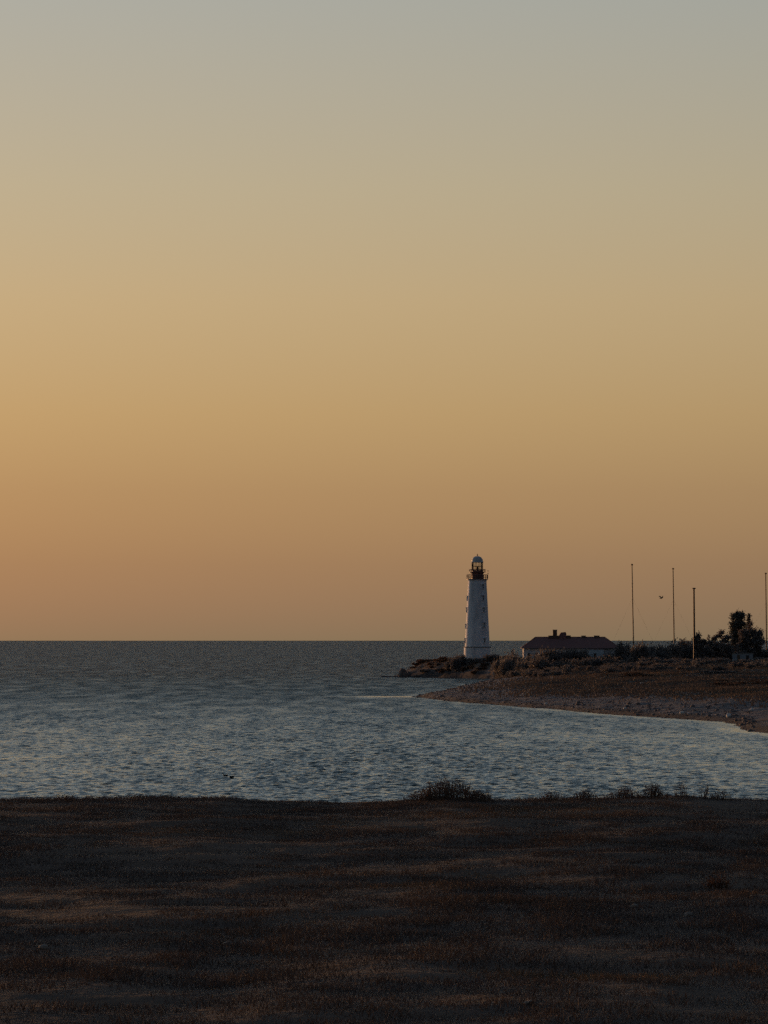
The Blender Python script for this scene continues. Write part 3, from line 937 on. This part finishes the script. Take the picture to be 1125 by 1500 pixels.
make_tree('round_tree', g, 'broad rounded tree right of the poplars', bl, 8000, .33, topz * .6, .26, [(-2.2, 0, topz * .7, .12), (1.8, 0, topz * .65, .12), (0, .5, topz * .85, .1)], 8, M['leaf_dark'])
g = gz(1023.5, 1400); topz = CAM_H + (938 - 925.5) * K - g.z
bl = [(-.3, 0, topz * .86, .8, .8, .9), (-1.1, 0, topz * .72, .9, .9, .8), (1.0, .2, topz * .66, 1.0, .9, .8), (0, 0, topz * .5, 1.7, 1.4, 1.3), (1.9, 0, topz * .62, .5, .5, .4)]
make_tree('small_tree', g, 'small spiky-topped tree right behind the shorter thick mast', bl, 2600, .3, topz * .6, .16, [(-1, 0, topz * .75, .07), (1.2, 0, topz * .68, .07), (-.2, 0, topz * .95, .05)], 9, M['leaf_dark'])
g = gz(1052, 1405); topz = CAM_H + (938 - 923) * K - g.z
bl = [(1.1, 0, topz * .92, .75, .7, .6), (.1, 0, topz * .82, 1.0, .8, .6), (-1.3, 0, topz * .74, .9, .8, .7), (1.9, .2, topz * .72, .8, .6, .35), (-.2, 0, topz * .48, 2.4, 1.6, 1.3), (-2.6, 0, topz * .6, .8, .7, .6)]
make_tree('small_tree', g, 'wind-bent small tree with gaps left of the poplars', bl, 2600, .3, topz * .65, .17, [(1.0, 0, topz * .88, .08), (-1.3, 0, topz * .7, .07), (1.8, .2, topz * .7, .05)], 10, M['leaf_dark'])
g = gz(1065, 1400); topz = CAM_H + (938 - 929) * K - g.z
bl = [(.3, 0, topz * .9, 1.1, .8, .45), (-.8, 0, topz * .78, .9, .8, .5), (0, 0, topz * .5, 1.8, 1.5, 1.2)]
make_tree('small_tree', g, 'low flat-topped tree against the left side of the tall poplar', bl, 2000, .3, topz * .6, .14, [(.8, 0, topz * .88, .06), (-.8, 0, topz * .75, .06)], 12, M['leaf_dark'])

# bush kinds: foliage and stems, shared by copies
BUSH = []
for s in range(5):
    r = random.Random(100 + s)
    bl = [(r.uniform(-.75, .75), r.uniform(-.6, .6), r.uniform(.3, .78), r.uniform(.3, .5), r.uniform(.3, .5), r.uniform(.2, .32)) for _ in range(8)] + [(0, 0, .3, .85, .8, .34)]
    fol = leaf_cloud('foliage', bl, 1100, .10, 200 + s, M['leaf_dark'])
    fol2 = fol.copy(); fol2.materials.clear(); fol2.materials.append(M['leaf_brown'])
    st = MB()
    for q in range(6):
        a = q * 1.05 + r.random(); st.tube([(0, 0, -.15), (.3 * math.cos(a), .3 * math.sin(a), .4), (.55 * math.cos(a), .55 * math.sin(a), .85)], [.035, .025, .01], 5)
    sm = st.mesh('stem'); sm.materials.append(M['bark'])
    BUSH.append((fol, fol2, sm))


def bush(px, Y, w, h, label, group, brown=False, kind=None):
    p = gz(px, Y)
    root = empty('bush', p, random.uniform(0, 6.28)); tag(root, label, 'bush', group)
    f, f2, s = BUSH[random.randrange(5) if kind is None else kind]
    root.scale = (w, w * random.uniform(.8, 1.1), h)
    link('foliage', f2 if brown else f, None, root); link('stem', s, None, root)


def top_h(px, py, Y):
    p = gz(px, Y); return max(.6, at(px, py, Y).z - p.z)


def row(pairs, Y, label, group, wpx=9, brown=False, jit=18):
    for px, py in pairs:
        yy = Y + random.uniform(-jit, jit)
        w = 1.7 * wpx * yy / FPX * random.uniform(.8, 1.25)
        bush(px, yy, w, top_h(px, py, yy), label, group, brown)


rr = random.Random(21)
G = 'bushes left of and in front of the house'
row([(744, 961), (753, 957), (760, 961), (748, 967), (737, 967), (771, 966)], 1425, 'dark bush in the thicket at the left corner of the house', G)
row([(780, 962), (796, 955), (801, 951), (808, 952), (815, 953), (823, 951), (831, 953), (839, 951), (847, 953), (854, 952), (859, 957)], 1432, 'dark bush growing against the middle of the house front', 'bushes against the house front', 8, jit=5)
row([(866, 966), (874, 965), (882, 964), (889, 958), (895, 957)], 1428, 'dark bush below the pale blue wall of the house', 'bushes below the blue wall', 6, jit=5)
row([(906, 943), (912, 942), (917, 949), (910, 951)], 1442, 'ragged bush reaching above the eaves at the right end of the house', 'bushes at the right end of the house', 6, jit=4)
row([(923, 950), (933, 943), (941, 940), (949, 944), (957, 947), (966, 946), (975, 948), (984, 944), (991, 940), (997, 943), (1003, 938), (1010, 942), (935, 955), (952, 956), (970, 957)],
    1415, 'dark bush in the hedge between the house and the thick mast', 'hedge bushes between house and thick mast', 8)
row([(1030, 940), (1038, 936), (1045, 944), (1058, 944), (1068, 946), (1080, 946), (1092, 948), (1101, 949), (1110, 950), (1118, 953), (1126, 951), (1134, 948), (1145, 949), (1036, 950), (1050, 953)],
    1416, 'dark bush in the undergrowth around the foot of the trees', 'bushes below the trees', 9, jit=8)
row([(rr.uniform(735, 1000), rr.uniform(961, 973)) for _ in range(34)], 1365, 'low dark bush in the scrub belt in front of house and hedge', 'scrub belt bushes in front of house and hedge', 9, jit=35)
row([(rr.uniform(1000, 1140), rr.uniform(962, 978)) for _ in range(26)], 1340, 'low dark bush on the slope below the thick mast and the shed', 'scrub bushes below mast and shed', 9, jit=45)
for _ in range(130):
    px, yy = rr.uniform(742, 1140), rr.uniform(1150, 1395)
    if 1068 < px < 1108 and yy > 1330: continue
    where, grp = (('below the house', 'bushes below the house') if px < 915 else ('between house and thick mast, below the hedge', 'bushes below the hedge') if px < 1012
                  else ('right of the thick mast, below the trees', 'bushes on the slope below the trees'))
    size = 'upslope ' if yy > 1280 else 'downslope '
    bush(px, yy, rr.uniform(1.2, 2.6), rr.uniform(.9, 2.0), 'low dark ' + size + 'bush in the dry grass ' + where, size + grp)
for _ in range(46):
    px = rr.uniform(606, 742); yy = 1490 - (px - 650) * .32 + rr.uniform(2, 20)
    bush(px, max(yy, 1476) if px < 690 else 1472 + rr.uniform(0, 16), rr.uniform(1.0, 2.0), rr.uniform(.6, 1.2), 'low dry bush on the front slope of the lighthouse point', 'bushes on the front slope of the point', rr.random() < .6)
row([(rr.uniform(1005, 1070), rr.uniform(983, 1002)) for _ in range(14)], 1090, 'dark bush on the mid slope above the beach at right', 'bushes on the mid slope', 11, jit=40)
row([(rr.uniform(1040, 1135), rr.uniform(996, 1014)) for _ in range(16)], 960, 'rusty brown bush on the near slope at the right edge', 'rusty bushes on the near slope', 10, True, 45)
row([(rr.uniform(860, 960), rr.uniform(984, 996)) for _ in range(9)], 1130, 'rusty brown low bush in the dry grass behind the beach', 'rusty bushes behind the beach', 9, True, 50)
row([(668, 961), (674, 958), (677, 962), (684, 964), (692, 964), (702, 964), (712, 962), (719, 958), (724, 962), (730, 966), (660, 965), (737, 964)], 1490, 'dark bush at the foot of the lighthouse', 'bushes at the lighthouse foot', 5.5, jit=3)
row([(649, 961), (645, 965), (653, 965)], 1512, 'rusty bush standing up left of the lighthouse on the point', 'rusty bushes on the point', 4.5, True, 2)
row([(606, 976), (611, 970), (616, 966), (621, 965), (628, 966), (635, 967), (641, 966), (657, 966)], 1526, 'low dry bush along the left brow of the lighthouse point', 'bushes along the brow of the point', 5, True, 4)

p = gz(1023, 1325)
rock('earth_mound', 61, (p.x, p.y, p.z - .2), (2.4, 1.6, 1.5), material('bare_earth', [(.17, .11, .07), (.25, .17, .11)], 1.0, .95), 'low tan earth mound beside the foot of the thick mast', 'mound')


# ------------------------------------------------------------------ foreground clifftop
EDGE_PX = [-400, 0, 90, 200, 330, 365, 500, 560, 610, 650, 700, 740, 850, 950, 1000, 1060, 1125, 1500]
EDGE_PY = [1172, 1169.5, 1168.5, 1166.5, 1166, 1170.5, 1173, 1171, 1169, 1166, 1167, 1169, 1166, 1163, 1162, 1167, 1169, 1168]
EDGE_Y = 80.0


def edge_z(x):
    px = x * FPX / EDGE_Y + 562.5
    return CAM_H - (np.interp(px, EDGE_PX, EDGE_PY) - 938) * EDGE_Y / FPX


def ground_h(x, y):
    x = np.asarray(x, float); y = np.asarray(y, float)
    e = edge_z(x) - .05
    flat = 10.04 + 1.4 * np.exp(-(np.maximum(y, -10) / 16.0)) - .08 * np.exp(-((y - 52) / 14) ** 2)
    z = flat + (e - flat) * sstep(66, 79, y)
    und = fbm(x * .16, y * .10, 51, 3) * .09 + fbm(x * .7, y * .35, 53, 3) * .07
    z = z + und * (1 - sstep(70, 79, y)) * sstep(4, 20, y)
    z = z + fbm(x * 1.1, y * 1.1, 57, 2) * .02
    edge = 80.5 + fbm(x * .2, x * 0 + 3, 61, 3) * 1.6
    drop = np.maximum(y - edge, 0)
    return z - np.minimum(drop * drop * .9, drop * 3.2 + 1.0) * (1 + .3 * vnoise(x * .5, y * .5, 63))


def build_ground():
    xs = np.concatenate([np.linspace(-160, -16, 36)[:-1], np.arange(-16, 16.01, .2), np.linspace(16, 160, 36)[1:]])
    ys = np.concatenate([np.arange(-60, 20, 2.5), np.arange(20, 88, .25), np.arange(88, 110, 2)])
    X, Y = np.meshgrid(xs, ys)
    Z = np.maximum(ground_h(X, Y), -2)
    nr, nc = X.shape
    i = np.arange(nr - 1)[:, None] * nc + np.arange(nc - 1)[None, :]
    f = np.stack([i, i + 1, i + nc + 1, i + nc], -1).reshape(-1, 4)
    me = from_np('clifftop_ground', np.stack([X, Y, Z], -1).reshape(-1, 3), f)
    a = me.attributes.new('cover', 'FLOAT', 'POINT'); a.data.foreach_set('value', np.full(nr * nc, .38, np.float32))
    tag(link('clifftop_ground', me, M['turf'], smooth=True), kind='structure')


build_ground()


def build_grass():
    n = 1000000
    Y = 26 + 55.5 * RNG.uniform(0, 1, n) ** .85
    X = RNG.uniform(-1, 1, n) * (.102 * Y + 8.0)
    den = fbm(X * .5, Y * .3, 71, 3) * 1.1 + fbm(X * 2.2, Y * 1.6, 75, 2) * .7 + .58
    k = RNG.uniform(0, 1, n) < den
    X, Y = X[k], Y[k]; n = len(X)
    Z = ground_h(X, Y)
    tall = np.clip(.5 + fbm(X * .35, Y * .2, 73, 3), .2, 1.2)
    clump = np.clip(fbm(X * 2.2, Y * 1.6, 75, 2) * 2.2, -.6, 1.4)
    h = (.03 + .07 * tall) * RNG.uniform(.45, 1.2, n) * (1 + .6 * clump)
    fringe = sstep(74, 78.5, Y) * sstep(-.6, .6, X) * np.clip(.4 + fbm(X * .9, Y * .4, 79, 3) * 2.2, 0, 1.6)
    h = h * (1 + fringe * RNG.uniform(0, 1, n) ** 2 * 1.7)
    v = blades(n, np.stack([X, Y, Z], -1), h * .72, RNG.uniform(.007, .016, n), 2.0, 'x', None)
    me = from_np('dry_grass', v, np.arange(3 * n).reshape(-1, 3))
    # swathes of bleached ochre grass
    dry = np.zeros(n)
    for px, py, wx, wy, am in ((920, 1447, 190, 9, .9), (760, 1443, 70, 5, .8), (500, 1205, 60, 7, .9), (430, 1215, 60, 6, .7), (720, 1275, 60, 6, .7), (580, 1300, 90, 9, .7),
                               (460, 1345, 70, 12, .6), (520, 1440, 60, 6, .5), (840, 1190, 130, 9, .6), (990, 1180, 60, 6, .6), (250, 1215, 70, 5, .5), (140, 1240, 40, 5, .5), (650, 1195, 70, 6, .6)):
        Yc = 2.95 * FPX / (py - 938); dY = Yc * wy / (py - 938)
        dry = np.maximum(dry, am * np.exp(-((X - (px - 562.5) * Yc / FPX) / (wx * Yc / FPX)) ** 2 - ((Y - Yc) / dY) ** 2))
    dry = np.clip(dry * (1 + 1.8 * fbm(X * 1.4, Y * .9, 91, 3)), 0, 1)
    a = me.attributes.new('dry', 'FLOAT', 'POINT'); a.data.foreach_set('value', np.repeat(dry, 3).astype(np.float32))
    tag(link('dry_grass', me, M['blade']), 'short dry brown grass covering the dark clifftop foreground', 'grass', kind='stuff')


build_grass()


def plant(name, px, Y, w, h, n, label, seed, spread=.35, mat=None, seeds=True, group=None):
    """a clump of thin upright dry stalks with side twigs, standing on the cliff edge"""
    R = random.Random(seed)
    x = (px - 562.5) * Y / FPX
    root = empty(name, (x, Y, float(ground_h(np.array([x]), np.array([Y]))[0]))); tag(root, label, 'plant', group)
    st = MB(); tw = MB(); single = []
    for i in range(n):
        a = R.uniform(0, 6.28); rad = w * .5 * R.random() ** .75
        bx, by = rad * math.cos(a), rad * math.sin(a) * .6
        env = max(.18, math.exp(-(abs(bx) / (w * .30)) ** 2 * .8))
        hh = h * env * R.uniform(.45, 1.12) * (1.2 if R.random() < .12 else 1)
        lx, ly = R.gauss(bx / w * .4, spread * .35) * hh, R.gauss(0, spread * .3) * hh
        p1 = (bx + lx * .4, by + ly * .4, hh * .55); p2 = (bx + lx, by + ly, hh)
        if n <= 30: single.append(MB().tube([(bx, by, -.03), p1, p2], [.0052, .0042, .0022], 3, cap=False))
        else: st.tube([(bx, by, -.03), p1, p2], [.0042, .0034, .0018], 3, cap=False)
        for q in range(R.randrange(1, 4)):
            t = R.uniform(.35, .95); sx, sy, sz = bx + lx * t, by + ly * t, hh * t
            d = R.uniform(0, 6.28); ln = R.uniform(.03, .09)
            ex, ey, ez = sx + ln * math.cos(d), sy + ln * math.sin(d), sz + ln * R.uniform(.4, 1.3)
            tw.add([(sx - .003, sy, sz), (sx + .004, sy, sz + .002), (ex, ey, ez)], [(0, 1, 2)])
            if seeds and R.random() < .7:
                s = R.uniform(.004, .009)
                tw.add([(ex - s, ey, ez), (ex, ey - s, ez + s * .5), (ex + s, ey, ez), (ex, ey, ez + s * 2.2)], [(0, 1, 3), (1, 2, 3), (2, 0, 3)])
    if n <= 30:
        for q in single: q.build('stalk', mat or M['stalk'], root)
    else: tag(st.build('stalks', mat or M['stalk'], root), kind='stuff')
    tag(tw.build('twigs', mat or M['stalk'], root), kind='stuff')
    return root


plant('dry_shrub', 657, 79.4, 1.7, .38, 420, 'dense dark mounded shrub on the cliff edge in the middle', 1, .5)
plant('dry_shrub', 632, 79.0, .55, .20, 150, 'small tuft at the left foot of the mounded shrub', 2, .5)
plant('dry_shrub', 700, 79.2, .6, .16, 140, 'low tuft trailing right from the mounded shrub', 3, .5)
plant('dry_weed', 957, 79.3, .6, .26, 120, 'tallest reddish weed clump on the right half of the cliff edge', 4, .5)
plant('dry_weed', 998, 79.5, .28, .30, 24, 'thin sparse stalks standing above the cliff edge right of the reddish clump', 5, .3)
plant('dry_weed', 1030, 79.5, .40, .30, 26, 'wispy tall stalks leaning apart near the right end of the cliff edge', 6, .4)
plant('dry_weed', 858, 79.2, .7, .19, 110, 'short weed tuft on the edge midway between shrub and reddish clump', 7, .5)
plant('dry_weed', 915, 79.3, .8, .2, 140, 'broad low weed tuft just left of the reddish clump', 8, .5)
plant('dry_weed', 810, 79.3, .6, .16, 80, 'faint low weed tuft, first one right of the mounded shrub', 9, .5)
plant('dry_weed', 1055, 79.4, .6, .16, 60, 'last low weed tuft on the cliff edge at the right', 10, .5)
plant('dry_weed', 100, 79.3, .45, .09, 60, 'tiny weed tuft on the cliff edge at far left', 11, .5)
p = at(1052, 1290, 52)
plant('dry_weed', 1052, 52, .34, .16, 70, 'ochre dry weed lying in the grass at the right', 12, 1.2, M['leaf_brown'])


def fg_stone(px, py, w, label, seed, mat=None):
    # walk down the sight line to the ground
    Y = 30.0
    for i in range(4000):
        q = at(px, py, Y)
        if q.z <= ground_h(np.array([q.x]), np.array([Y]))[0]: break
        Y += .02
    s = w * Y / FPX * .5
    rock('field_stone', seed, (q.x, q.y, q.z + s * .3), (s, s * .9, s * .65), mat or M['fgstone'], label, 'stone', 'stones in the foreground grass', rz=seed)


fg_stone(62, 1391, 20, 'small stone catching warm light in the grass at far left', 71)
fg_stone(334, 1385, 17, 'rounded stone catching warm light left of centre in the grass', 72)
fg_stone(928, 1330, 15, 'upper grey stone of the two on the right in the grass', 73)
fg_stone(1008, 1342, 15, 'grey stone right of the upper one, below the ochre weed', 74)
fg_stone(776, 1472, 20, 'grey stone lowest in the foreground, near the bottom edge', 75)


# ------------------------------------------------------------------ birds
def bird_body(stations, n=10):
    """a continuous lofted body: stations (x, z, ry, rz) along x"""
    vs, fs = [], []
    for x, z, ry, rz in stations:
        for k in range(n):
            a = 2 * math.pi * k / n; vs.append((x, ry * math.cos(a), z + rz * math.sin(a)))
    for i in range(len(stations) - 1):
        for k in range(n): fs.append((i * n + k, i * n + (k + 1) % n, (i + 1) * n + (k + 1) % n, (i + 1) * n + k))
    fs.append(tuple(range(n))); fs.append(tuple((len(stations) - 1) * n + k for k in reversed(range(n))))
    return vs, fs


def flying_bird():
    p = at(969, 876, 620)
    b = MB()
    b.add(*bird_body([(-.34, .02, .05, .008), (-.22, .01, .05, .025), (-.08, 0, .075, .07), (.06, 0, .08, .075), (.16, .02, .05, .055), (.22, .04, .045, .05), (.27, .04, .02, .02), (.33, .035, .005, .006)]))
    for s in (-1, 1):
        # raised wing: a thin closed slab bent at the wrist
        pts = [(.10, s * .05, .03), (-.08, s * .05, .03), (.12, s * .17, .16), (-.10, s * .17, .15), (.02, s * .26, .24), (-.14, s * .25, .22)]
        vs = [(x, y, z + .008) for x, y, z in pts] + [(x, y, z - .008) for x, y, z in pts]
        b.add(vs, [(0, 1, 3, 2), (2, 3, 5, 4), (6, 8, 9, 7), (8, 10, 11, 9), (0, 2, 8, 6), (2, 4, 10, 8), (1, 7, 9, 3), (3, 9, 11, 5), (4, 5, 11, 10), (0, 6, 7, 1)])
    o = b.build('bird', M['feather'], loc=p, smooth=False)
    o.rotation_euler = (0, math.radians(-12), math.radians(50)); o.scale = (1.35, 1.35, 1.35)
    tag(o, 'small dark bird flying between the first two masts', 'bird')


flying_bird()


def swimming_bird(px, py, rz, label, s):
    x, y = wl_pt(px, py)
    b = MB()
    b.add(*bird_body([(-.30, .12, .02, .015), (-.22, .09, .07, .05), (-.08, .05, .12, .10), (.08, .05, .12, .10), (.17, .09, .07, .08), (.20, .17, .04, .05), (.215, .25, .032, .04), (.24, .31, .04, .042), (.29, .315, .025, .025), (.36, .305, .008, .008)]))
    o = b.build('bird', M['feather'], loc=(x, y, .1), smooth=True); o.scale = (s, s, s)
    o.rotation_euler = (0, 0, rz)
    tag(o, label, 'bird', 'birds afloat in the bay')


swimming_bird(330, 1138.5, math.pi * .9, 'dark bird afloat in the bay, left one of the pair', 1.0)
swimming_bird(340, 1140.5, .3, 'dark bird afloat in the bay, right one of the pair', 1.0)
